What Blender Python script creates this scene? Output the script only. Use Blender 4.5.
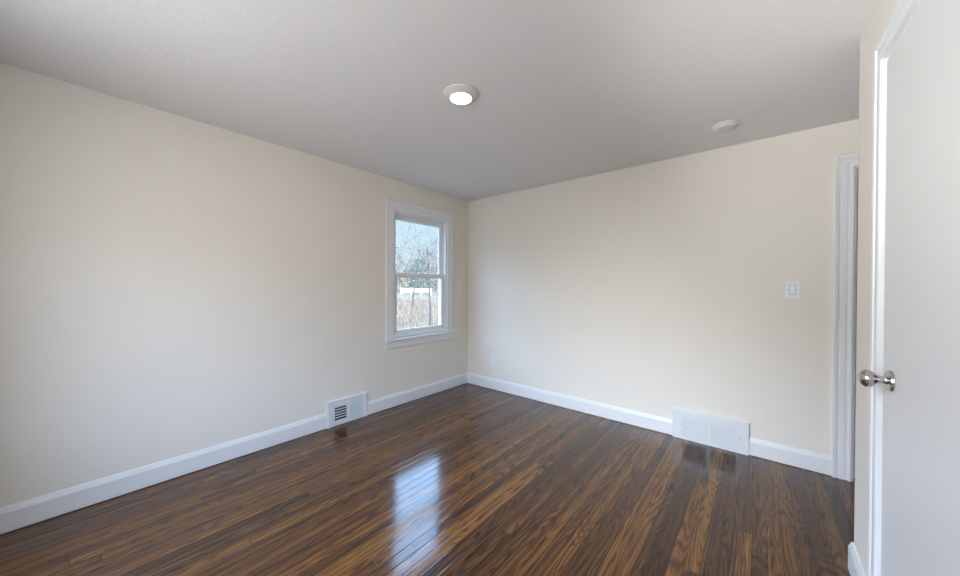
import bpy, bmesh, math, random
from mathutils import Vector, Matrix

for o in list(bpy.data.objects):
    bpy.data.objects.remove(o)
S = bpy.context.scene
COL = S.collection
PI = math.pi

# ------------------------------------------------------------------ room measures (metres)
XL, YB, XR, YE, H = -3.010, 3.346, 0.342, 2.268, 2.440   # left wall, back wall, closet wall, its end, ceiling
YR = -0.50                                             # rear wall, behind the camera
XN = 1.55                                              # far side of the nook beyond the closet wall

# ------------------------------------------------------------------ camera
cd = bpy.data.cameras.new('camera')
cam = bpy.data.objects.new('camera', cd)
COL.objects.link(cam)
cd.sensor_width = 36.0
cd.lens = 36.0 * 333.61 / 960.0
cd.clip_start = 0.02
cd.clip_end = 500
R_ = Vector((0.766877464, 0.641764314, 0.00612539827))
U_ = Vector((-0.00799947564, 0.0000146709828, 0.999968004))
F_ = Vector((-0.641743690, 0.766901926, -0.00514502885))
cam.matrix_world = Matrix(((R_.x, U_.x, -F_.x, 0.0), (R_.y, U_.y, -F_.y, 0.0), (R_.z, U_.z, -F_.z, 1.3008), (0, 0, 0, 1)))
S.camera = cam

# ------------------------------------------------------------------ exposure, sky, daylight
S.view_settings.view_transform = 'Standard'
S.view_settings.look = 'None'
S.view_settings.gamma = 1.0
S.view_settings.use_curve_mapping = False
S.view_settings.exposure = 0.0

W = bpy.data.worlds.new('sky')
S.world = W
W.use_nodes = True
nt = W.node_tree
nt.nodes.clear()
wo = nt.nodes.new('ShaderNodeOutputWorld')
bg = nt.nodes.new('ShaderNodeBackground')
tc = nt.nodes.new('ShaderNodeTexCoord')
sp = nt.nodes.new('ShaderNodeSeparateXYZ')
rp = nt.nodes.new('ShaderNodeValToRGB')
nt.links.new(tc.outputs['Generated'], sp.inputs[0])
nt.links.new(sp.outputs['Z'], rp.inputs[0])
nt.links.new(rp.outputs[0], bg.inputs[0])
nt.links.new(bg.outputs[0], wo.inputs[0])
SKY = 14.5                                     # brighter, bluer sky set above the window view to brighten floor reflection and room
bg.inputs[1].default_value = SKY
e = rp.color_ramp.elements
e[0].position = 0.0; e[0].color = (0.066, 0.072, 0.075, 1)
e[1].position = 0.10; e[1].color = (0.055, 0.068, 0.076, 1)
for pos, c in ((0.20, (0.050, 0.068, 0.082, 1)), (0.32, (0.34, 0.52, 0.82, 1)), (0.45, (0.36, 0.60, 0.98, 1)), (0.70, (0.38, 0.62, 1.0, 1))):
    n = e.new(pos); n.color = c


def area(name, loc, aim, sx, sy, power, col=(1, 1, 1), spread=180, portal=False):
    L = bpy.data.lights.new(name, 'AREA')
    L.shape = 'RECTANGLE'; L.size = sx; L.size_y = sy
    L.energy = power; L.color = col
    L.spread = math.radians(spread)
    L.cycles.is_portal = portal
    o = bpy.data.objects.new(name, L)
    COL.objects.link(o)
    o.location = loc
    o.rotation_euler = (Vector(aim)).to_track_quat('-Z', 'Y').to_euler()
    return o


area('window_daylight_portal', (XL - 0.145, 2.54, 1.42), (1, 0, 0), 0.80, 1.34, 1, portal=True)
# daylight through the double window of the rear wall, behind the camera, then two added fills
area('rear_window_skylight', (-1.25, YR - 0.16, 1.48), (-0.05, 1, -0.34), 1.7, 1.30, 37, (1.0, 0.975, 0.96))
area('low_wall_fill', (-1.05, YR - 0.17, 1.55), (0.12, 1, -0.42), 1.3, 1.0, 12.5, (0.88, 0.93, 1.0), spread=64)  # added cool fill aimed low, brightens the lower part of the far wall
area('ceiling_patch_fill', (-0.62, YR - 0.16, 1.02), (0.36, 1, 0.43), 0.5, 0.35, 5.0, (0.96, 0.98, 1.0), spread=42)  # added upward lamp that makes the bright patch on the ceiling

sn = bpy.data.lights.new('sun', 'SUN')
sn.energy = 5.5; sn.color = (1.0, 0.90, 0.76); sn.angle = math.radians(1.0)
so = bpy.data.objects.new('sun', sn)
COL.objects.link(so)
so.rotation_euler = Vector((-1.0, -0.25, -0.75)).to_track_quat('-Z', 'Y').to_euler()   # stands beyond the far right of the house

# ------------------------------------------------------------------ materials


class N:
    """small node helper"""
    def __init__(s, name):
        s.m = bpy.data.materials.new(name)
        s.m.use_nodes = True
        s.t = s.m.node_tree
        s.b = s.t.nodes['Principled BSDF']

    def n(s, typ, **kw):
        x = s.t.nodes.new(typ)
        for k, v in kw.items():
            setattr(x, k, v)
        return x

    def l(s, a, b):
        s.t.links.new(a, b)

    def math(s, op, a, b=None, c=None):
        x = s.n('ShaderNodeMath', operation=op)
        for i, v in enumerate((a, b, c)):
            if v is None:
                continue
            if isinstance(v, (int, float)):
                x.inputs[i].default_value = v
            else:
                s.l(v, x.inputs[i])
        return x.outputs[0]

    def vec(s, x, y, z=0.0):
        c = s.n('ShaderNodeCombineXYZ')
        for i, v in enumerate((x, y, z)):
            if isinstance(v, (int, float)):
                c.inputs[i].default_value = v
            else:
                s.l(v, c.inputs[i])
        return c.outputs[0]

    def noise(s, v, scale, detail=2.0, rough=0.5, dist=0.0):
        x = s.n('ShaderNodeTexNoise')
        x.inputs['Scale'].default_value = scale
        x.inputs['Detail'].default_value = detail
        x.inputs['Roughness'].default_value = rough
        x.inputs['Distortion'].default_value = dist
        if v is not None:
            s.l(v, x.inputs['Vector'])
        return x.outputs['Fac']

    def ramp(s, fac, stops):
        x = s.n('ShaderNodeValToRGB')
        el = x.color_ramp.elements
        el[0].position, el[0].color = stops[0][0], (*stops[0][1], 1)
        el[1].position, el[1].color = stops[-1][0], (*stops[-1][1], 1)
        for p, c in stops[1:-1]:
            q = el.new(p); q.color = (*c, 1)
        s.l(fac, x.inputs[0])
        return x.outputs[0]

    def bump(s, h, strength, dist=0.001):
        x = s.n('ShaderNodeBump')
        x.inputs['Strength'].default_value = strength
        x.inputs['Distance'].default_value = dist
        s.l(h, x.inputs['Height'])
        s.l(x.outputs[0], s.b.inputs['Normal'])
        return x


def plain(name, col, rough=0.5, metal=0.0, var=0.03, vscale=6.0, bump=0.0, bscale=200.0, spec=0.5):
    k = N(name)
    k.b.inputs['Roughness'].default_value = rough
    k.b.inputs['Metallic'].default_value = metal
    k.b.inputs['Specular IOR Level'].default_value = spec
    g = k.n('ShaderNodeTexCoord').outputs['Object']
    f = k.noise(g, vscale, 3)
    a = tuple(c * (1 - var) for c in col); b = tuple(min(1, c * (1 + var)) for c in col)
    k.l(k.ramp(f, ((0.3, a), (0.7, b))), k.b.inputs['Base Color'])
    if bump:
        k.bump(k.noise(g, bscale, 3), bump, 0.001)
    return k.m


M = {}
M['wall'] = plain('cream_wall_paint', (0.775, 0.73, 0.655), 0.75, var=0.010, vscale=2.0, bump=0.22, bscale=110, spec=0.25)
M['trim'] = plain('white_trim_paint', (0.75, 0.755, 0.76), 0.38, var=0.008, vscale=3.0)
M['door'] = plain('white_door_paint', (0.74, 0.735, 0.72), 0.42, var=0.008, vscale=2.0, bump=0.08, bscale=60)
M['vinyl'] = plain('white_window_vinyl', (0.76, 0.78, 0.80), 0.35, var=0.006)
M['lampring'] = plain('warm_white_lamp_trim', (0.66, 0.64, 0.61), 0.45, var=0.006)
M['plastic'] = plain('white_plastic', (0.80, 0.81, 0.82), 0.35, var=0.006)
M['register'] = plain('white_register_enamel', (0.69, 0.715, 0.725), 0.35, var=0.006)
M['flap'] = plain('pale_damper_enamel', (0.60, 0.68, 0.72), 0.35, var=0.006)
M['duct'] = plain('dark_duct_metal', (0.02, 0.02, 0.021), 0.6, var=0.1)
M['screw'] = plain('dull_screw_metal', (0.25, 0.25, 0.26), 0.4, 0.9)
M['gasket'] = plain('grey_weatherstrip', (0.22, 0.225, 0.23), 0.7)
M['exterior'] = plain('exterior_siding', (0.6, 0.6, 0.58), 0.8)

# ceiling: knockdown texture
k = N('textured_ceiling_paint')
k.b.inputs['Roughness'].default_value = 0.85
k.b.inputs['Specular IOR Level'].default_value = 0.2
k.b.inputs['Base Color'].default_value = (0.76, 0.745, 0.73, 1)
g = k.n('ShaderNodeTexCoord').outputs['Object']
a = k.noise(g, 55, 4, 0.6, 0.6)
b2 = k.ramp(a, ((0.42, (0, 0, 0)), (0.60, (1, 1, 1))))
k.bump(b2, 0.25, 0.0015)
M['ceiling'] = k.m

# brushed nickel
k = N('brushed_nickel')
k.b.inputs['Base Color'].default_value = (0.56, 0.53, 0.49, 1)
k.b.inputs['Metallic'].default_value = 1.0
k.b.inputs['Roughness'].default_value = 0.22
k.b.inputs['Anisotropic'].default_value = 0.6
g = k.n('ShaderNodeTexCoord').outputs['Object']
k.bump(k.noise(g, 900, 2), 0.03, 0.0003)
M['nickel'] = k.m

# oak floor, dark stain, glossy finish
k = N('dark_stained_oak_strips')
g = k.n('ShaderNodeTexCoord').outputs['Object']
s3 = k.n('ShaderNodeSeparateXYZ'); k.l(g, s3.inputs[0])
X, Y = s3.outputs['X'], s3.outputs['Y']
BW = 0.0600
u = k.math('DIVIDE', k.math('ADD', X, 0.018), BW)
iu = k.math('FLOOR', u); fu = k.math('FRACT', u)
wn = k.n('ShaderNodeTexWhiteNoise', noise_dimensions='1D'); k.l(iu, wn.inputs['W'])
off = k.math('MULTIPLY', wn.outputs['Value'], 7.31)
v = k.math('ADD', k.math('DIVIDE', Y, 2.1), off)
# ends wander so that strips have unequal lengths
v = k.math('ADD', v, k.math('MULTIPLY', k.math('SINE', k.math('MULTIPLY', v, 2.1)), 0.28))
iv = k.math('FLOOR', v); fv = k.math('FRACT', v)
w2 = k.n('ShaderNodeTexWhiteNoise', noise_dimensions='2D'); k.l(k.vec(iu, iv), w2.inputs['Vector'])
cs = k.n('ShaderNodeSeparateColor'); k.l(w2.outputs['Color'], cs.inputs[0])
r1, r2, r3 = cs.outputs[0], cs.outputs[1], cs.outputs[2]
ox = k.math('MULTIPLY', r1, 31.0); oy = k.math('MULTIPLY', r2, 47.0)
# cathedral figure: contour lines of a stretched noise
cath = k.noise(k.vec(k.math('ADD', k.math('MULTIPLY', X, 17.0), ox), k.math('ADD', k.math('MULTIPLY', Y, 1.15), oy), r3), 1.0, 1.2, 0.4, 0.3)
rings = k.math('SINE', k.math('MULTIPLY', cath, 88.0))
rings = k.math('ADD', k.math('MULTIPLY', rings, 0.5), 0.5)
rings = k.math('POWER', rings, 2.6)
# open pores: very fine streaks
pores = k.noise(k.vec(k.math('ADD', k.math('MULTIPLY', X, 330.0), ox), k.math('ADD', k.math('MULTIPLY', Y, 5.0), oy), 0.0), 1.0, 3, 0.6)
streak = k.noise(k.vec(k.math('ADD', k.math('MULTIPLY', X, 38.0), ox), k.math('ADD', k.math('MULTIPLY', Y, 0.40), oy), 1.0), 1.0, 3, 0.6)
tone = k.math('MULTIPLY', k.math('SUBTRACT', r3, 0.5), 0.36)
tone = k.math('ADD', tone, k.math('MULTIPLY', k.math('SUBTRACT', streak, 0.5), 0.80))
tone = k.math('ADD', tone, k.math('MULTIPLY', k.math('SUBTRACT', pores, 0.5), 0.75))
tone = k.math('ADD', tone, k.math('MULTIPLY', k.math('SUBTRACT', 0.32, rings), 0.30))
tone = k.math('ADD', tone, 0.50)
col = k.ramp(tone, ((0.0, (0.012, 0.0055, 0.0032)), (0.28, (0.034, 0.0140, 0.0062)), (0.50, (0.078, 0.0300, 0.0098)),
                    (0.74, (0.155, 0.0630, 0.0150)), (1.0, (0.28, 0.135, 0.030))))
# joints
eu = k.math('MINIMUM', fu, k.math('SUBTRACT', 1.0, fu))
ev = k.math('MULTIPLY', k.math('MINIMUM', fv, k.math('SUBTRACT', 1.0, fv)), 2.1 / BW)
ed = k.math('MINIMUM', eu, ev)
gap = k.ramp(ed, ((0.006, (0, 0, 0)), (0.036, (1, 1, 1))))
mx = k.n('ShaderNodeMix', data_type='RGBA')
k.l(gap, mx.inputs['Factor'])
mx.inputs['A'].default_value = (0.010, 0.006, 0.005, 1)
k.l(col, mx.inputs['B'])
k.l(mx.outputs['Result'], k.b.inputs['Base Color'])
hgt = k.math('ADD', k.math('MULTIPLY', k.ramp(ed, ((0.0, (0, 0, 0)), (0.06, (1, 1, 1)))), 0.6), k.math('MULTIPLY', pores, 0.10))
hgt = k.math('ADD', hgt, k.math('MULTIPLY', r1, 0.25))
wav = k.noise(k.vec(k.math('MULTIPLY', X, 9.0), k.math('MULTIPLY', Y, 2.0), 0.0), 1.0, 2)
hgt = k.math('ADD', hgt, k.math('MULTIPLY', wav, 0.5))
bn = k.bump(hgt, 0.30, 0.0012)
k.l(bn.outputs[0], k.b.inputs['Coat Normal'])
k.b.inputs['Roughness'].default_value = 0.5
k.b.inputs['Specular IOR Level'].default_value = 0.03
k.b.inputs['IOR'].default_value = 1.5
k.b.inputs['Coat Weight'].default_value = 1.0
k.b.inputs['Coat IOR'].default_value = 1.47
k.l(k.math('ADD', k.math('MULTIPLY', k.noise(g, 5.0, 3), 0.07), 0.085), k.b.inputs['Coat Roughness'])
M['floor'] = k.m

# window glass: thin, nearly clear
k = N('window_glass')
k.t.nodes.remove(k.b)
tr = k.n('ShaderNodeBsdfTransparent'); tr.inputs[0].default_value = (0.93, 0.95, 0.95, 1)
gl = k.n('ShaderNodeBsdfGlossy'); gl.inputs['Roughness'].default_value = 0.02
fr = k.n('ShaderNodeFresnel'); bf = k.n('ShaderNodeNewGeometry').outputs['Backfacing']
k.l(k.math('SUBTRACT', 1.45, k.math('MULTIPLY', bf, 1.45 - 1 / 1.45)), fr.inputs[0])
ms = k.n('ShaderNodeMixShader')
k.l(fr.outputs[0], ms.inputs[0]); k.l(tr.outputs[0], ms.inputs[1]); k.l(gl.outputs[0], ms.inputs[2])
k.l(ms.outputs[0], k.t.nodes['Material Output'].inputs[0])
M['glass'] = k.m

# lamp lens
k = N('glowing_lamp_lens')
k.b.inputs['Base Color'].default_value = (0.9, 0.9, 0.88, 1)
k.b.inputs['Emission Color'].default_value = (1.0, 0.93, 0.80, 1)
k.b.inputs['Emission Strength'].default_value = 9.0
M['lens'] = k.m

# outdoors
k = N('dry_grass_ground')
g = k.n('ShaderNodeTexCoord').outputs['Object']
f = k.noise(g, 3.0, 8, 0.75)
k.l(k.ramp(f, ((0.32, (0.07, 0.048, 0.034)), (0.48, (0.14, 0.105, 0.072)), (0.60, (0.20, 0.155, 0.11)), (0.72, (0.09, 0.072, 0.045)))), k.b.inputs['Base Color'])
k.b.inputs['Roughness'].default_value = 0.95
k.b.inputs['Specular IOR Level'].default_value = 0.0
M['ground'] = k.m
M['bark'] = plain('grey_tree_bark', (0.11, 0.088, 0.078), 0.9, var=0.35, vscale=9)
M['palebark'] = plain('pale_tree_bark', (0.22, 0.18, 0.165), 0.9, var=0.3, vscale=9)
M['tanleaf'] = plain('dry_tan_foliage', (0.26, 0.185, 0.125), 0.9, spec=0.0, var=0.25, vscale=3)
M['greenleaf'] = plain('grey_green_foliage', (0.15, 0.165, 0.12), 0.9, spec=0.0, var=0.3, vscale=3)
M['drystem'] = plain('dry_grass_stems', (0.30, 0.215, 0.15), 0.9, spec=0.0, var=0.3, vscale=2)
M['fence'] = plain('white_fence_paint', (0.80, 0.72, 0.64), 0.6, spec=0.1)

# ------------------------------------------------------------------ mesh helpers


def link(name, bm, mat, parent=None, smooth=False, loc=None):
    bmesh.ops.recalc_face_normals(bm, faces=bm.faces)
    me = bpy.data.meshes.new(name)
    if smooth:
        for f_ in bm.faces:
            f_.smooth = True
    bm.to_mesh(me); bm.free()
    me.materials.append(M[mat])
    if smooth:
        try:
            me.set_sharp_from_angle(angle=math.radians(35))
        except Exception:
            pass
    o = bpy.data.objects.new(name, me)
    COL.objects.link(o)
    if parent is not None:
        o.parent = parent
        o.matrix_parent_inverse = Matrix.Translation(-Vector(parent.location))
    if loc is not None:
        o.location = loc
    return o


def tag(o, label=None, cat=None, group=None, kind=None):
    if label: o['label'] = label
    if cat: o['category'] = cat
    if group: o['group'] = group
    if kind: o['kind'] = kind
    return o


def empty(name, loc):
    o = bpy.data.objects.new(name, None)
    o.empty_display_size = 0.05
    COL.objects.link(o)
    o.location = loc
    return o


def box(bm, x0, x1, y0, y1, z0, z1, bev=0.0):
    r = bmesh.ops.create_cube(bm, size=1.0)
    vs = r['verts']
    for v_ in vs:
        v_.co = Vector(((x0 + x1) / 2 + v_.co.x * (x1 - x0), (y0 + y1) / 2 + v_.co.y * (y1 - y0), (z0 + z1) / 2 + v_.co.z * (z1 - z0)))
    if bev:
        ed_ = list({e_ for v_ in vs for e_ in v_.link_edges})
        bmesh.ops.bevel(bm, geom=ed_, offset=bev, segments=2, profile=0.6, affect='EDGES')


def nb(*a, bev=0.0):
    bm = bmesh.new(); box(bm, *a, bev=bev); return bm


def sweep(bm, path, prof, nrm, closed=False, flip=1):
    """sweep prof [(a, b)] along path; a = in-plane outward offset, b = height along nrm, mitred corners."""
    nrm = Vector(nrm); P = [Vector(p) for p in path]; n = len(P)
    rings_ = []
    for i in range(n):
        if closed:
            d0 = (P[i] - P[i - 1]).normalized(); d1 = (P[(i + 1) % n] - P[i]).normalized()
        else:
            d0 = (P[i] - P[i - 1]).normalized() if i else None
            d1 = (P[i + 1] - P[i]).normalized() if i < n - 1 else None
            if d0 is None: d0 = d1
            if d1 is None: d1 = d0
        o0 = d0.cross(nrm) * flip; o1 = d1.cross(nrm) * flip
        mt = (o0 + o1); mt = mt / (1 + o0.dot(o1))
        rings_.append([bm.verts.new(P[i] + mt * a_ + nrm * b_) for a_, b_ in prof])
    m = len(prof)
    seg = n if closed else n - 1
    for i in range(seg):
        A, B = rings_[i], rings_[(i + 1) % n]
        for j in range(m):
            bm.faces.new((A[j], A[(j + 1) % m], B[(j + 1) % m], B[j]))
    if not closed:
        bm.faces.new(rings_[0]); bm.faces.new(rings_[-1])


def lathe(bm, prof, origin, axis, seg=48):
    """prof [(r, h)] revolved about axis through origin."""
    ax = Vector(axis).normalized()
    t = Vector((0, 0, 1)) if abs(ax.z) < 0.9 else Vector((1, 0, 0))
    e1 = ax.cross(t).normalized(); e2 = ax.cross(e1)
    O = Vector(origin); rings_ = []
    for r, h in prof:
        if r < 1e-6:
            rings_.append([bm.verts.new(O + ax * h)])
        else:
            rings_.append([bm.verts.new(O + ax * h + (e1 * math.cos(2 * PI * i / seg) + e2 * math.sin(2 * PI * i / seg)) * r) for i in range(seg)])
    for A, B in zip(rings_, rings_[1:]):
        for i in range(seg):
            j = (i + 1) % seg
            if len(A) == 1 and len(B) == 1: continue
            if len(A) == 1: bm.faces.new((A[0], B[i], B[j]))
            elif len(B) == 1: bm.faces.new((A[i], A[j], B[0]))
            else: bm.faces.new((A[i], A[j], B[j], B[i]))


def tube(bm, p0, p1, r0, r1, seg=5):
    p0, p1 = Vector(p0), Vector(p1)
    d = (p1 - p0).normalized()
    t = Vector((0, 0, 1)) if abs(d.z) < 0.9 else Vector((1, 0, 0))
    a_ = d.cross(t).normalized(); b_ = d.cross(a_)
    A = [bm.verts.new(p0 + (a_ * math.cos(2 * PI * i / seg) + b_ * math.sin(2 * PI * i / seg)) * r0) for i in range(seg)]
    B = [bm.verts.new(p1 + (a_ * math.cos(2 * PI * i / seg) + b_ * math.sin(2 * PI * i / seg)) * r1) for i in range(seg)]
    for i in range(seg):
        bm.faces.new((A[i], A[(i + 1) % seg], B[(i + 1) % seg], B[i]))


def struct(name, bm, mat, label=None, cat=None, **kw):
    o = link(name, bm, mat, **kw)
    return tag(o, label, cat, kind='structure')


# ------------------------------------------------------------------ the room shell
T = 0.14
# window hole of the left wall
WY0, WY1, WZ0, WZ1 = 2.142, 2.950, 0.735, 2.122
struct('floor', nb(XL - T, XN + T, YR - T, YB + T, -0.10, 0.0), 'floor', 'dark stained glossy oak strip floor running towards the window corner', 'floor')
struct('ceiling', nb(XL - T, XN + T, YR - T, YB + T, H, H + 0.12), 'ceiling', 'white lightly textured ceiling', 'ceiling')


def wall_with_hole(axis, c0, c1, a0, a1, holes):
    """wall slab: axis 'x' = constant x from c0 to c1, running along a0..a1; holes [(a,b,z0,z1)] sorted."""
    bm = bmesh.new()

    def seg(p, q, z0, z1):
        if q - p < 1e-4 or z1 - z0 < 1e-4: return
        if axis == 'x': box(bm, c0, c1, p, q, z0, z1)
        else: box(bm, p, q, c0, c1, z0, z1)
    cur = a0
    for (p, q, z0, z1) in holes:
        seg(cur, p, 0, H); seg(p, q, 0, z0); seg(p, q, z1, H); cur = q
    seg(cur, a1, 0, H)
    return bm


DH = 2.107                                            # door openings' height
struct('wall_left', wall_with_hole('x', XL - T, XL, YR - T, YB + T, [(WY0, WY1, WZ0, WZ1)]), 'wall', 'long cream wall on the left, with the window near its far end', 'wall')
BD0, BD1 = 0.487, 1.247                                # back door opening
BDH = 2.122
struct('wall_back', wall_with_hole('y', YB, YB + T, XL, XN, [(BD0, BD1, 0, BDH)]), 'wall', 'cream far wall with the light switch and the wide floor-level register', 'wall')
CD0, CD1 = 1.030, 1.810                               # closet door opening
struct('wall_right', wall_with_hole('x', XR, XR + T, YR, YE, [(CD0, CD1, 0, DH)]), 'wall', 'cream wall close on the right around the white door', 'wall')
struct('wall_rear', wall_with_hole('y', YR - T, YR, XL, XN, [(-2.15, -0.35, 0.80, 2.10)]), 'wall', 'cream wall behind the viewer', 'wall')
struct('wall_nook', nb(XN, XN + T, YR - T, YB + T, 0, H), 'wall', 'cream side wall of the nook beyond the right-hand wall', 'wall')
struct('wall_nook_near', nb(XR + T, XN, YE - 0.10, YE, 0, H), 'wall', 'cream near side of the nook', 'wall')
struct('wall_closet', nb(XR + T, XN, 0.60, 0.70, 0, H), 'wall', 'cream inner wall of the closet', 'wall')

# baseboards
BH, BT = 0.137, 0.016
BPROF = [(0, 0.003), (BT - 0.002, 0.003), (BT, 0.006), (BT, BH - 0.030), (BT - 0.009, BH - 0.002), (BT - 0.011, BH), (0, BH)]   # (out from wall, up)


def baseboard(name, p0, p1, out, label, caps=(0, 0)):
    """straight run along the wall from p0 to p1; out = unit vector into the room; caps: mitre (+1 grows with depth)."""
    bm = bmesh.new()
    p0, p1, out = Vector((*p0, 0)), Vector((*p1, 0)), Vector((*out, 0))
    d = (p1 - p0).normalized()
    A = [bm.verts.new(p0 + out * a_ - d * a_ * caps[0] + Vector((0, 0, b_))) for a_, b_ in BPROF]
    B = [bm.verts.new(p1 + out * a_ + d * a_ * caps[1] + Vector((0, 0, b_))) for a_, b_ in BPROF]
    m = len(BPROF)
    for j in range(m):
        bm.faces.new((A[j], A[(j + 1) % m], B[(j + 1) % m], B[j]))
    bm.faces.new(A); bm.faces.new(B)
    return struct(name, bm, 'trim', label, 'baseboard')


LV0, LV1 = 1.424, 1.832                              # left register frame along y
baseboard('baseboard_left', (XL, YR), (XL, LV0), (1, 0), 'white baseboard of the left wall, near side of the small register')
baseboard('baseboard_left_far', (XL, LV1), (XL, YB), (1, 0), 'white baseboard under the window, between the small register and the corner', (0, -1))
RV0, RV1 = -0.572, -0.052                            # back register along x
baseboard('baseboard_back', (XL, YB), (RV0, YB), (0, -1), 'white baseboard of the far wall, from the corner to the wide register', (-1, 0))
baseboard('baseboard_back_right', (RV1, YB), (BD0 - 0.092, YB), (0, -1), 'short white baseboard between the wide register and the far door casing')
baseboard('baseboard_right', (XR, CD1 + 0.086), (XR, YE), (-1, 0), 'short white baseboard at the end of the right-hand wall', (0, 1))
baseboard('baseboard_nook', (XR, YE), (XN, YE), (0, 1), 'white baseboard of the nook side', (1, 0))
baseboard('baseboard_right_near', (XR, YR), (XR, CD0 - 0.086), (-1, 0), 'white baseboard of the right-hand wall nearer the viewer')
baseboard('baseboard_rear', (XL, YR), (XR, YR), (0, 1), 'white baseboard of the wall behind the viewer', (-1, -1))

# ------------------------------------------------------------------ window in the left wall
win = empty('window_1', (XL, 2.54, WZ0))
tag(win, 'white double-hung window in the left wall near the corner', 'window', kind='structure')
CAS = [(0.0, 0.0), (0.0, 0.014), (0.004, 0.016), (0.010, 0.018), (0.078, 0.018), (0.084, 0.021), (0.095, 0.021), (0.098, 0.018), (0.098, 0.0)]
bm = bmesh.new()
sweep(bm, [(XL, WY0 - 0.0, WZ0), (XL, WY0, WZ1), (XL, WY1, WZ1), (XL, WY1, WZ0)],
      [(a_ - 0.004 + 0.0, b_) for a_, b_ in CAS], (1, 0, 0), flip=-1)
link('window_casing', bm, 'trim', win)
# stool and apron
bm = bmesh.new()
box(bm, XL - T + 0.02, XL + 0.0, WY0 + 0.001, WY1 - 0.001, WZ0 - 0.028, WZ0 + 0.0)
box(bm, XL + 0.0, XL + 0.045, WY0 - 0.108, WY1 + 0.122, WZ0 - 0.028, WZ0, bev=0.004)
link('window_sill', bm, 'trim', win)
link('window_apron', nb(XL, XL + 0.018, WY0 - 0.088, WY1 + 0.100, WZ0 - 0.102, WZ0 - 0.028, bev=0.003), 'trim', win)
# jamb lining with two stops (tracks)
bm = bmesh.new()
J = 0.016
JPROF = [(0, 0), (0, -T), (-J, -T), (-J, -0.100), (-J - 0.016, -0.100), (-J - 0.016, -0.090), (-J, -0.090), (-J, -0.058),
         (-J - 0.012, -0.058), (-J - 0.012, -0.050), (-J, -0.050), (-J, -0.016), (-J - 0.012, -0.016), (-J - 0.012, 0)]
sweep(bm, [(XL, WY0, WZ0), (XL, WY0, WZ1), (XL, WY1, WZ1), (XL, WY1, WZ0)], JPROF, (1, 0, 0), flip=-1)
link('window_frame', bm, 'vinyl', win)


def sash(name, xa, xb, y0, y1, z0, z1, st, top, bot):
    bm = bmesh.new()
    box(bm, xa, xb, y0, y0 + st, z0, z1, bev=0.002)
    box(bm, xa, xb, y1 - st, y1, z0, z1, bev=0.002)
    box(bm, xa, xb, y0 + st, y1 - st, z1 - top, z1, bev=0.002)
    box(bm, xa, xb, y0 + st, y1 - st, z0, z0 + bot, bev=0.002)
    # glazing bead
    m_ = (xa + xb) / 2
    for (p, q, r, s_) in ((y0 + st, y0 + st + 0.006, z0 + bot, z1 - top), (y1 - st - 0.006, y1 - st, z0 + bot, z1 - top),
                          (y0 + st, y1 - st, z0 + bot, z0 + bot + 0.006), (y0 + st, y1 - st, z1 - top - 0.006, z1 - top)):
        box(bm, m_ - 0.008, m_ + 0.008, p, q, r, s_)
    s = link(name, bm, 'vinyl', win)
    g_ = link('glass_pane', nb(m_ - 0.002, m_ + 0.002, y0 + st - 0.004, y1 - st + 0.004, z0 + bot - 0.004, z1 - top + 0.004), 'glass')
    g_.parent = s
    g_.matrix_parent_inverse = s.matrix_world.inverted()
    return s


ZM = 1.415
iy0, iy1 = WY0 + J, WY1 - J
link('window_subsill', nb(XL - 0.105, XL - 0.010, WY0 + J, WY1 - J, WZ0 + 0.0005, WZ0 + 0.050, bev=0.004), 'vinyl', win)
su = sash('upper_sash', XL - 0.090, XL - 0.060, iy0 + 0.001, iy1 - 0.001, ZM - 0.002, WZ1 - J, 0.058, 0.070, 0.030)
sl = sash('lower_sash', XL - 0.050, XL - 0.020, iy0 + 0.001, iy1 - 0.001, WZ0 + 0.051, ZM + 0.028, 0.050, 0.046, 0.027)
bm = bmesh.new(); box(bm, XL - 0.050, XL - 0.026, 2.52, 2.58, ZM + 0.028, ZM + 0.040, bev=0.003)
link('sash_lock', bm, 'vinyl', win)
for o in (win,):
    pass

# double window in the rear wall (behind the viewer)
wr = empty('window_2', (-1.25, YR, 0.80))
tag(wr, 'white window in the wall behind the viewer', 'window', kind='structure')
bm = bmesh.new()
sweep(bm, [(-2.15, YR, 0.80), (-2.15, YR, 2.10), (-0.35, YR, 2.10), (-0.35, YR, 0.80)], CAS, (0, 1, 0), closed=True, flip=1)
link('window_casing', bm, 'trim', wr)
bm = bmesh.new()
for a_, b_ in ((-2.15, -2.10), (-1.28, -1.22), (-0.40, -0.35)):
    box(bm, a_, b_, YR - 0.09, YR - 0.05, 0.80, 2.10)
for a_, b_ in ((0.80, 0.85), (1.42, 1.46), (2.05, 2.10)):
    box(bm, -2.15, -0.35, YR - 0.088, YR - 0.052, a_, b_)
link('window_frame', bm, 'vinyl', wr)

# ------------------------------------------------------------------ doors
DCAS = [(0.0, 0.0), (0.0, 0.018), (0.004, 0.021), (0.014, 0.021), (0.018, 0.016), (0.030, 0.015), (0.034, 0.018), (0.060, 0.018), (0.064, 0.014), (0.070, 0.014),
        (0.074, 0.021), (0.088, 0.023), (0.092, 0.023), (0.095, 0.020), (0.095, 0.0)]


def mscale(prof, w):
    f_ = w / 0.095
    return [(a_ * f_, b_) for a_, b_ in prof]


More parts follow.
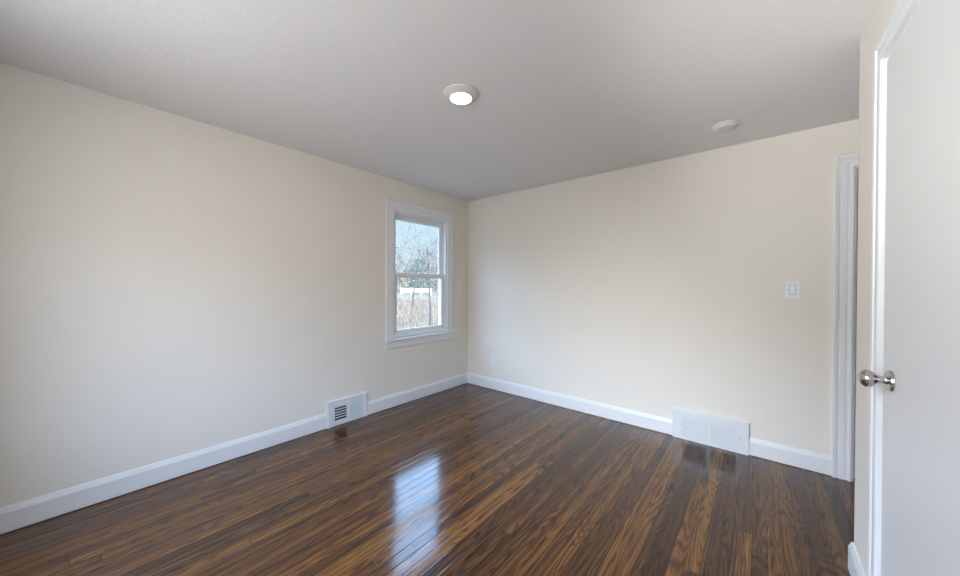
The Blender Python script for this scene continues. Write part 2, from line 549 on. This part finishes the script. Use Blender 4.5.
# door_1: white slab door in the right-hand wall
d1 = empty('door_1', (XR, (CD0 + CD1) / 2, 0))
tag(d1, 'plain white door at the right edge, with a nickel knob', 'door', kind='structure')
bm = bmesh.new()
sweep(bm, [(XR, CD0, 0), (XR, CD0, DH), (XR, CD1, DH), (XR, CD1, 0)], mscale(DCAS, 0.086), (-1, 0, 0), flip=1)
link('door_casing', bm, 'trim', d1)
bm = bmesh.new()
JD = [(0, 0.002), (0, -T), (-0.012, -T), (-0.012, -0.045), (-0.012, 0.0), (-0.010, 0.002)]
sweep(bm, [(XR, CD0, 0), (XR, CD0, DH), (XR, CD1, DH), (XR, CD1, 0)], JD, (-1, 0, 0), flip=1)
link('door_jamb', bm, 'trim', d1)
slab = link('door_slab', nb(XR - 0.008, XR + 0.028, CD0 + 0.015, CD1 - 0.0145, 0.008, DH - 0.0145, bev=0.0015), 'door', d1)
KY, KZ = 1.690, 1.001
kb = bmesh.new()
fx = XR - 0.008
lathe(kb, [(0.0, 0.0), (0.033, 0.0), (0.034, 0.003), (0.0325, 0.008), (0.028, 0.0105), (0.0, 0.0105)], (fx, KY, KZ), (-1, 0, 0))
kr = link('door_rose', kb, 'nickel', d1, smooth=True)
kb = bmesh.new()
ball = [(0.0115, 0.010), (0.0135, 0.014), (0.0120, 0.020), (0.0120, 0.027), (0.0135, 0.0325)]
for i in range(1, 15):
    t_ = -1.15 + (PI / 2 + 1.15) * i / 14
    ball.append((0.0290 * math.cos(t_) ** 0.9 if i < 14 else 0.0, 0.0540 + 0.0205 * math.sin(t_)))
lathe(kb, ball, (fx, KY, KZ), (-1, 0, 0))
link('door_knob', kb, 'nickel', d1, smooth=True)

# door_2: door in the nook, only its casing shows
d2 = empty('door_2', ((BD0 + BD1) / 2, YB, 0))
tag(d2, 'white casing of the far door, just left of the right-hand wall', 'door', kind='structure')
bm = bmesh.new()
sweep(bm, [(BD0, YB, 0), (BD0, YB, BDH), (BD1, YB, BDH), (BD1, YB, 0)], mscale(DCAS, 0.092), (0, -1, 0), flip=-1)
link('door_casing', bm, 'trim', d2)
bm = bmesh.new()
sweep(bm, [(BD0, YB, 0), (BD0, YB, BDH), (BD1, YB, BDH), (BD1, YB, 0)], JD, (0, -1, 0), flip=-1)
link('door_jamb', bm, 'trim', d2)
link('door_slab', nb(BD0 + 0.0165, BD1 - 0.0165, YB + 0.040, YB + 0.075, 0.008, BDH - 0.0165, bev=0.0015), 'door', d2)

# ------------------------------------------------------------------ small floor-level register, left wall
rg = empty('wall_register', (XL, (LV0 + LV1) / 2, 0))
tag(rg, 'small white floor-level register under the left wall, open louvre half and closed half', 'register')
FZ = 0.243
fx0 = XL + 0.020
bm = bmesh.new()
FP = [(0.0, 0.0), (0.0, 0.014), (-0.006, 0.020), (-0.020, 0.022), (-0.026, 0.018), (-0.034, 0.018), (-0.038, 0.014), (-0.050, 0.014), (-0.050, 0.0)]
sweep(bm, [(XL, LV0, 0.001), (XL, LV0, FZ), (XL, LV1, FZ), (XL, LV1, 0.001)], FP, (1, 0, 0), flip=-1)
link('register_frame', bm, 'trim', rg)
y0, y1, z0, z1 = LV0 + 0.050, LV1 - 0.050, 0.001, FZ - 0.050
oy0, oy1, oz0, oz1 = 1.502, 1.618, 0.046, 0.176      # open louvre half
bm = bmesh.new()
xa, xb = XL + 0.010, XL + 0.014
box(bm, xa, xb, y0, oy0, z0, z1); box(bm, xa, xb, oy1, y1, z0, z1)
box(bm, xa, xb, oy0, oy1, z0, oz0); box(bm, xa, xb, oy0, oy1, oz1, z1)
link('register_plate', bm, 'register', rg)
bm = bmesh.new()
box(bm, XL + 0.0005, XL + 0.003, oy0, oy1, oz0, oz1)
link('duct_opening', bm, 'duct', rg)
for i in range(5):
    zc = oz0 + 0.016 + i * 0.0250
    b_ = bmesh.new(); box(b_, -0.0040, 0.0040, oy0 + 0.006, oy1 - 0.002, -0.0028, 0.0028)
    bmesh.ops.rotate(b_, verts=b_.verts, cent=(0, 0, 0), matrix=Matrix.Rotation(math.radians(28), 3, 'Y'))
    bmesh.ops.translate(b_, verts=b_.verts, vec=(XL + 0.0095, 0, zc + 0.008))
    link('louver', b_, 'register', rg)
bm = bmesh.new()
box(bm, xb, xb + 0.004, 1.652, 1.750, 0.034, 0.174, bev=0.001)
link('damper_flap', bm, 'flap', rg)

# ------------------------------------------------------------------ wide baseboard register, far wall
rb = empty('baseboard_register', ((RV0 + RV1) / 2, YB, 0))
tag(rb, 'wide white floor-level register on the far wall with two louvre panels', 'register')
D = 0.030
yf = YB - D
RZ = 0.250
bm = bmesh.new()
# hood: left and right cheeks, top with a chamfer
for a_, b_ in ((RV0, RV0 + 0.012), (RV1 - 0.012, RV1)):
    v_ = [bm.verts.new((x_, y_, z_)) for x_ in (a_, b_) for (y_, z_) in ((YB, 0.001), (yf, 0.001), (yf, RZ - 0.012), (yf + 0.010, RZ), (YB, RZ))]
    bm.faces.new(v_[:5]); bm.faces.new(v_[5:])
    for j in range(5):
        bm.faces.new((v_[j], v_[(j + 1) % 5], v_[5 + (j + 1) % 5], v_[5 + j]))
gz1 = 0.180
sec = [(YB, RZ - 0.004), (YB, RZ), (yf + 0.010, RZ), (yf, RZ - 0.012), (yf, gz1), (yf + 0.003, gz1), (yf + 0.003, RZ - 0.014), (yf + 0.011, RZ - 0.004)]
A = [bm.verts.new((RV0 + 0.012, y_, z_)) for y_, z_ in sec]; B = [bm.verts.new((RV1 - 0.012, y_, z_)) for y_, z_ in sec]
for j in range(8):
    bm.faces.new((A[j], A[(j + 1) % 8], B[(j + 1) % 8], B[j]))
bm.faces.new(A); bm.faces.new(B)
gz0, gz1 = 0.024, 0.180
gx = ((-0.497, -0.322), (-0.300, -0.130))
gz0, gz1 = 0.024, 0.180
box(bm, RV0 + 0.012, gx[0][0], yf, yf + 0.003, 0.001, gz1)
box(bm, gx[1][1], RV1 - 0.012, yf, yf + 0.003, 0.001, gz1)
box(bm, gx[0][1], gx[1][0], yf, yf + 0.003, 0.001, gz1)
box(bm, gx[0][0], gx[0][1], yf, yf + 0.003, 0.001, gz0)
box(bm, gx[1][0], gx[1][1], yf, yf + 0.003, 0.001, gz0)
link('register_hood', bm, 'register', rb)
link('duct_opening', nb(RV0 + 0.013, RV1 - 0.013, YB - 0.005, YB - 0.002, 0.003, 0.240), 'duct', rb)
for a_, b_ in gx:
    bm = bmesh.new()
    zz = gz0 + 0.001
    while zz < gz1 - 0.004:
        v_ = [bm.verts.new((x_, y_, z_)) for x_ in (a_, b_) for (y_, z_) in ((yf + 0.0005, zz), (yf + 0.0085, zz + 0.0100), (yf + 0.0085, zz + 0.0110), (yf + 0.0040, zz + 0.0062), (yf + 0.0005, zz + 0.0022))]
        bm.faces.new(v_[:5]); bm.faces.new(v_[5:])
        for j in range(5):
            bm.faces.new((v_[j], v_[(j + 1) % 5], v_[5 + (j + 1) % 5], v_[5 + j]))
        zz += 0.0120
    link('louver_panel', bm, 'register', rb)
for sx_, sz_ in ((-0.512, 0.120), (-0.106, 0.118)):
    bm = bmesh.new(); lathe(bm, [(0.0, 0.0), (0.004, 0.0), (0.0042, 0.0015), (0.0, 0.0022)], (sx_, yf, sz_), (0, -1, 0), 16)
    link('screw', bm, 'screw', rb, smooth=True)

# ------------------------------------------------------------------ switch and outlet on the far wall
sw = empty('light_switch', (0.186, YB, 1.290))
tag(sw, 'white rocker light switch on the far wall near the door casing', 'switch')
link('switch_plate', nb(0.186 - 0.040, 0.186 + 0.040, YB - 0.0065, YB, 1.290 - 0.0620, 1.290 + 0.0620, bev=0.003), 'plastic', sw)
bm = bmesh.new(); box(bm, 0.186 - 0.0185, 0.186 + 0.0185, YB - 0.0068, YB - 0.0055, 1.290 - 0.036, 1.290 + 0.036)
link('rocker_surround', bm, 'gasket', sw)
bm = bmesh.new()
box(bm, 0.186 - 0.0165, 0.186 + 0.0165, YB - 0.0100, YB - 0.006, 1.290 - 0.033, 1.290 + 0.034, bev=0.001)
for v_ in bm.verts:
    if v_.co.y < YB - 0.008 and v_.co.z > 1.29: v_.co.y += 0.0022
link('rocker', bm, 'plastic', sw)
for dz in (-0.049, 0.049):
    bm = bmesh.new(); lathe(bm, [(0, 0), (0.003, 0), (0.003, 0.0008), (0, 0.001)], (0.186, YB - 0.0065, 1.290 + dz), (0, -1, 0), 12)
    link('screw', bm, 'plastic', sw)

ot = empty('wall_outlet', (-2.590, YB, 0.336))
tag(ot, 'white electrical outlet low on the far wall near the corner', 'outlet')
ox_ = -2.590
link('outlet_plate', nb(ox_ - 0.038, ox_ + 0.038, YB - 0.0060, YB, 0.336 - 0.060, 0.336 + 0.060, bev=0.003), 'plastic', ot)
for dz in (-0.0195, 0.0195):
    bm = bmesh.new(); lathe(bm, [(0, 0), (0.0165, 0), (0.0172, 0.0012), (0.0165, 0.0022), (0, 0.0022)], (ox_, YB - 0.0058, 0.336 + dz), (0, -1, 0), 24)
    s_ = link('socket', bm, 'plastic', ot, smooth=True)
    bm = bmesh.new()
    for dx in (-0.0062, 0.0062):
        box(bm, ox_ + dx - 0.0012, ox_ + dx + 0.0012, YB - 0.0083, YB - 0.0079, 0.336 + dz + 0.001, 0.336 + dz + 0.009)
    box(bm, ox_ - 0.002, ox_ + 0.002, YB - 0.0083, YB - 0.0079, 0.336 + dz - 0.009, 0.336 + dz - 0.005)
    c_ = link('slot', bm, 'gasket'); c_.parent = s_; c_.matrix_parent_inverse = s_.matrix_world.inverted()

# ------------------------------------------------------------------ ceiling lamp and smoke detector
lx, ly = -1.364, 1.443
lp = empty('ceiling_lamp', (lx, ly, H))
tag(lp, 'round lit white disc lamp on the ceiling', 'ceiling lamp')
bm = bmesh.new()
lathe(bm, [(0.0, 0.0), (0.102, 0.0), (0.104, 0.003), (0.101, 0.008), (0.094, 0.011), (0.088, 0.015), (0.079, 0.024), (0.070, 0.029), (0.064, 0.030),
           (0.062, 0.027), (0.0, 0.027)], (lx, ly, H), (0, 0, -1), 64)
link('trim_ring', bm, 'lampring', lp, smooth=True)
bm = bmesh.new()
lathe(bm, [(0.0, 0.0275), (0.0615, 0.0275), (0.060, 0.030), (0.040, 0.0315), (0.0, 0.032)], (lx, ly, H), (0, 0, -1), 48)
link('lamp_lens', bm, 'lens', lp, smooth=True)

sx0, sy0 = -0.190, 2.895
sd = empty('smoke_detector', (sx0, sy0, H))
tag(sd, 'round white smoke detector on the ceiling by the far wall', 'smoke detector')
bm = bmesh.new()
lathe(bm, [(0.0, 0.0), (0.080, 0.0), (0.081, 0.002), (0.080, 0.010), (0.076, 0.0125), (0.0, 0.0125)], (sx0, sy0, H), (0, 0, -1), 48)
link('detector_base', bm, 'lampring', sd, smooth=True)
bm = bmesh.new()
lathe(bm, [(0.0, 0.012), (0.070, 0.012), (0.070, 0.018), (0.066, 0.026), (0.056, 0.031), (0.054, 0.030), (0.050, 0.0315), (0.030, 0.0335), (0.0, 0.034)], (sx0, sy0, H), (0, 0, -1), 48)
link('detector_cover', bm, 'lampring', sd, smooth=True)

# ------------------------------------------------------------------ outdoors


def gz(x, y):
    """height of the ground: level near the house, rising gently away from it"""
    d = math.hypot(x, y)
    t_ = max(0.0, d - 7.0)
    return -0.75 + 0.050 * t_ + 0.0 * x


rnd = random.Random(7)
bm = bmesh.new()
rows, cols = 60, 44
vv = []
for i in range(rows + 1):
    r = 3.3 + (i / rows) ** 2 * 150
    row = []
    for j in range(cols + 1):
        an = math.radians(90 + 110 * (j / cols - 0.06))
        x_, y_ = r * math.cos(an), r * math.sin(an)
        x_ = min(x_, XL - T - 0.02) if i < 6 else x_
        z_ = gz(x_, y_) + (0.05 * math.sin(x_ * 1.7) * math.cos(y_ * 1.3) if r > 8 else 0)
        row.append(bm.verts.new((x_, y_, z_)))
    vv.append(row)
for i in range(rows):
    for j in range(cols):
        bm.faces.new((vv[i][j], vv[i][j + 1], vv[i + 1][j + 1], vv[i + 1][j]))
struct('ground', bm, 'ground', 'dry tan ground outside the window', 'ground')
struct('wall_exterior', nb(XL - T - 0.03, XL - T, YR - T, YB + T, -0.8, 0.0), 'exterior', 'foundation below the window wall', 'wall')


def grow(bm, p, d, length, r, depth, rd, spread=0.55, up=0.12):
    segs = 4 if depth > 1 else 3
    for i in range(segs):
        q = p + d * (length / segs)
        r1_ = r * (1 - 0.16)
        tube(bm, p, q, r, r1_, 6 if r > 0.03 else 4)
        p, r = q, r1_
        d = (d + Vector((rd.uniform(-1, 1), rd.uniform(-1, 1), rd.uniform(-0.5, 0.8))) * 0.16 + Vector((0, 0, up * 0.3))).normalized()
        if depth > 0 and (i > 0 or depth < 4):
            for _ in range(1 if rd.random() < 0.65 else 2):
                s_ = Vector((rd.uniform(-1, 1), rd.uniform(-1, 1), rd.uniform(-0.25, 0.9))).normalized()
                nd = (d * 0.55 + s_ * (spread + 0.35)).normalized()
                grow(bm, p.copy(), nd, length * rd.uniform(0.50, 0.75), max(0.003, r * rd.uniform(0.42, 0.62)), depth - 1, rd, spread, up)


def bare_tree(x, y, height, r, seed, depth, mat, label, lean=(0, 0), n=1, first=3):
    rd = random.Random(seed)
    z = gz(x, y)
    t_ = empty('bare_tree', (x, y, z))
    tag(t_, label, 'tree', 'bare trees outside the window')
    tb = bmesh.new(); bb = bmesh.new()
    p = Vector((x, y, z - 0.1)); d = Vector((lean[0], lean[1], 1)).normalized()
    n_ = 9; rr = r
    for i in range(n_):
        q = p + d * (height * 0.8 / n_)
        tube(tb, p, q, rr, rr * 0.91, 8)
        p, rr = q, rr * 0.91
        d = (d + Vector((rd.uniform(-1, 1), rd.uniform(-1, 1), 0)) * 0.07).normalized()
        if i >= first:
            for _ in range(n):
                an = rd.uniform(0, 2 * PI)
                nd = Vector((math.cos(an), math.sin(an), rd.uniform(0.25, 1.0))).normalized()
                grow(bb, p.copy(), nd, height * rd.uniform(0.22, 0.36) * (1.1 - i / n_ * 0.5), rr * rd.uniform(0.35, 0.6), depth, rd)
    link('trunk', tb, mat, t_, smooth=True)
    link('branches', bb, mat, t_)
    return t_


bare_tree(-7.85, 5.66, 4.6, 0.055, 3, 2, 'palebark', 'nearest bare tree, with a pale trunk at the left edge of the window view', n=1, first=4)
bare_tree(-9.85, 8.75, 4.2, 0.045, 12, 2, 'bark', 'slender bare tree towards the right of the window view', lean=(0.05, -0.05), n=2, first=4)
bare_tree(-15.6, 12.5, 4.6, 0.06, 5, 2, 'bark', 'bare tree farther off in the middle of the window view', n=1, first=4)
bare_tree(-20.5, 19.0, 5.5, 0.07, 33, 2, 'palebark', 'farther bare tree at the right edge of the window view', n=2, first=4)


def bush(x, y, w, h, seed, mat, label, leaf=0.07, count=900, nm='shrub', grp='shrubs outside the window', cat='shrub'):
    rd = random.Random(seed); z = gz(x, y)
    t_ = empty(nm, (x, y, z)); tag(t_, label, cat, grp)
    fb = bmesh.new(); sb = bmesh.new()
    for _ in range(14):
        an = rd.uniform(0, 2 * PI); rr = rd.uniform(0.2, 0.7) * w
        tube(sb, (x + rd.uniform(-0.1, 0.1), y + rd.uniform(-0.1, 0.1), z - 0.05), (x + math.cos(an) * rr, y + math.sin(an) * rr, z + h * rd.uniform(0.5, 0.95)), 0.02, 0.005, 4)
    for _ in range(count):
        an = rd.uniform(0, 2 * PI); tt = rd.random()
        hh = h * tt
        rr = w * math.sqrt(rd.random()) * (0.35 + 0.75 * math.sin(PI * min(1, 0.15 + tt * 0.85)))
        c_ = Vector((x + math.cos(an) * rr, y + math.sin(an) * rr, z + hh))
        a_ = Vector((rd.uniform(-1, 1), rd.uniform(-1, 1), rd.uniform(-1, 1))).normalized() * leaf
        b_ = a_.orthogonal().normalized() * leaf * 0.45
        vs = [fb.verts.new(c_ - a_), fb.verts.new(c_ + b_), fb.verts.new(c_ + a_), fb.verts.new(c_ - b_)]
        fb.faces.new(vs)
    link('stems', sb, 'bark', t_); link('foliage', fb, mat, t_)
    return t_


bush(-26.0, 21.6, 1.1, 3.4, 1, 'greenleaf', 'grey-green evergreen in the middle of the window view', 0.12, 700, 'evergreen_tree', 'trees beyond the field', 'tree')
bush(-28.8, 20.4, 1.5, 4.8, 2, 'tanleaf', 'tan-leaved tree left of the evergreen', 0.12, 800, 'tan_tree', 'trees beyond the field', 'tree')
bush(-28.0, 24.6, 1.7, 4.4, 4, 'tanleaf', 'tan-leaved tree right of the evergreen', 0.12, 800, 'tan_tree', 'trees beyond the field', 'tree')
bush(-25.2, 26.2, 1.4, 2.6, 8, 'tanleaf', 'low tan shrub at the far right of the field', 0.12, 700)
bush(-32.4, 22.3, 1.5, 2.6, 9, 'tanleaf', 'low tan shrub at the far left of the field', 0.12, 700)

bush(-32.6, 25.6, 1.2, 2.4, 14, 'tanleaf', 'low tan shrub behind the white fence, under the evergreen', 0.12, 700)
bush(-31.2, 28.6, 1.3, 2.8, 15, 'tanleaf', 'tan shrub behind the right end of the white fence', 0.12, 700)

# low white fence across the field
fn = empty('white_fence', (-24.2, 19.8, gz(-24.2, 19.8)))
tag(fn, 'low white fence beyond the dry field', 'fence')
fb = bmesh.new()
p0, p1 = Vector((-25.3, 18.9, 0)), Vector((-23.2, 20.7, 0))
zf = gz(p0.x, p0.y)
d = (p1 - p0).normalized(); nrm_ = Vector((-d.y, d.x, 0)) * 0.03
Lf = (p1 - p0).length
vs = []
for s0, s1, za, zb in ((0, Lf, 0.22, 0.60),):
    c8 = [p0 + d * s_ + nrm_ * k_ + Vector((0, 0, zf + z_)) for s_ in (s0, s1) for k_ in (-1, 1) for z_ in (za, zb)]
    V8 = [fb.verts.new(c_) for c_ in c8]
    for f4 in ((0, 1, 3, 2), (4, 5, 7, 6), (0, 1, 5, 4), (2, 3, 7, 6), (0, 2, 6, 4), (1, 3, 7, 5)):
        fb.faces.new([V8[i_] for i_ in f4])
link('fence_board', fb, 'fence', fn)
for i in range(4):
    q = p0 + d * (Lf * i / 3)
    pb = bmesh.new(); box(pb, q.x - 0.05, q.x + 0.05, q.y - 0.05, q.y + 0.05, zf - 0.2, zf + 0.62)
    link('fence_post', pb, 'fence', fn)

# tall dry grass over the field
gb = bmesh.new(); rd = random.Random(5)
for _ in range(9000):
    r = rd.uniform(6.0, 26.0); an = math.radians(rd.uniform(134, 147))
    x_, y_ = r * math.cos(an), r * math.sin(an); z_ = gz(x_, y_)
    hh = rd.uniform(0.12, 0.34); w_ = 0.006 + 0.0009 * r
    dx, dy = rd.uniform(-0.1, 0.1), rd.uniform(-0.1, 0.1); a2 = rd.uniform(0, PI)
    ca, sa = math.cos(a2) * w_, math.sin(a2) * w_
    gb.faces.new([gb.verts.new((x_ - ca, y_ - sa, z_)), gb.verts.new((x_ + ca, y_ + sa, z_)), gb.verts.new((x_ + dx, y_ + dy, z_ + hh))])
o = link('dry_grass', gb, 'drystem')
tag(o, 'tall dry tan grass covering the field outside', 'grass', kind='stuff')
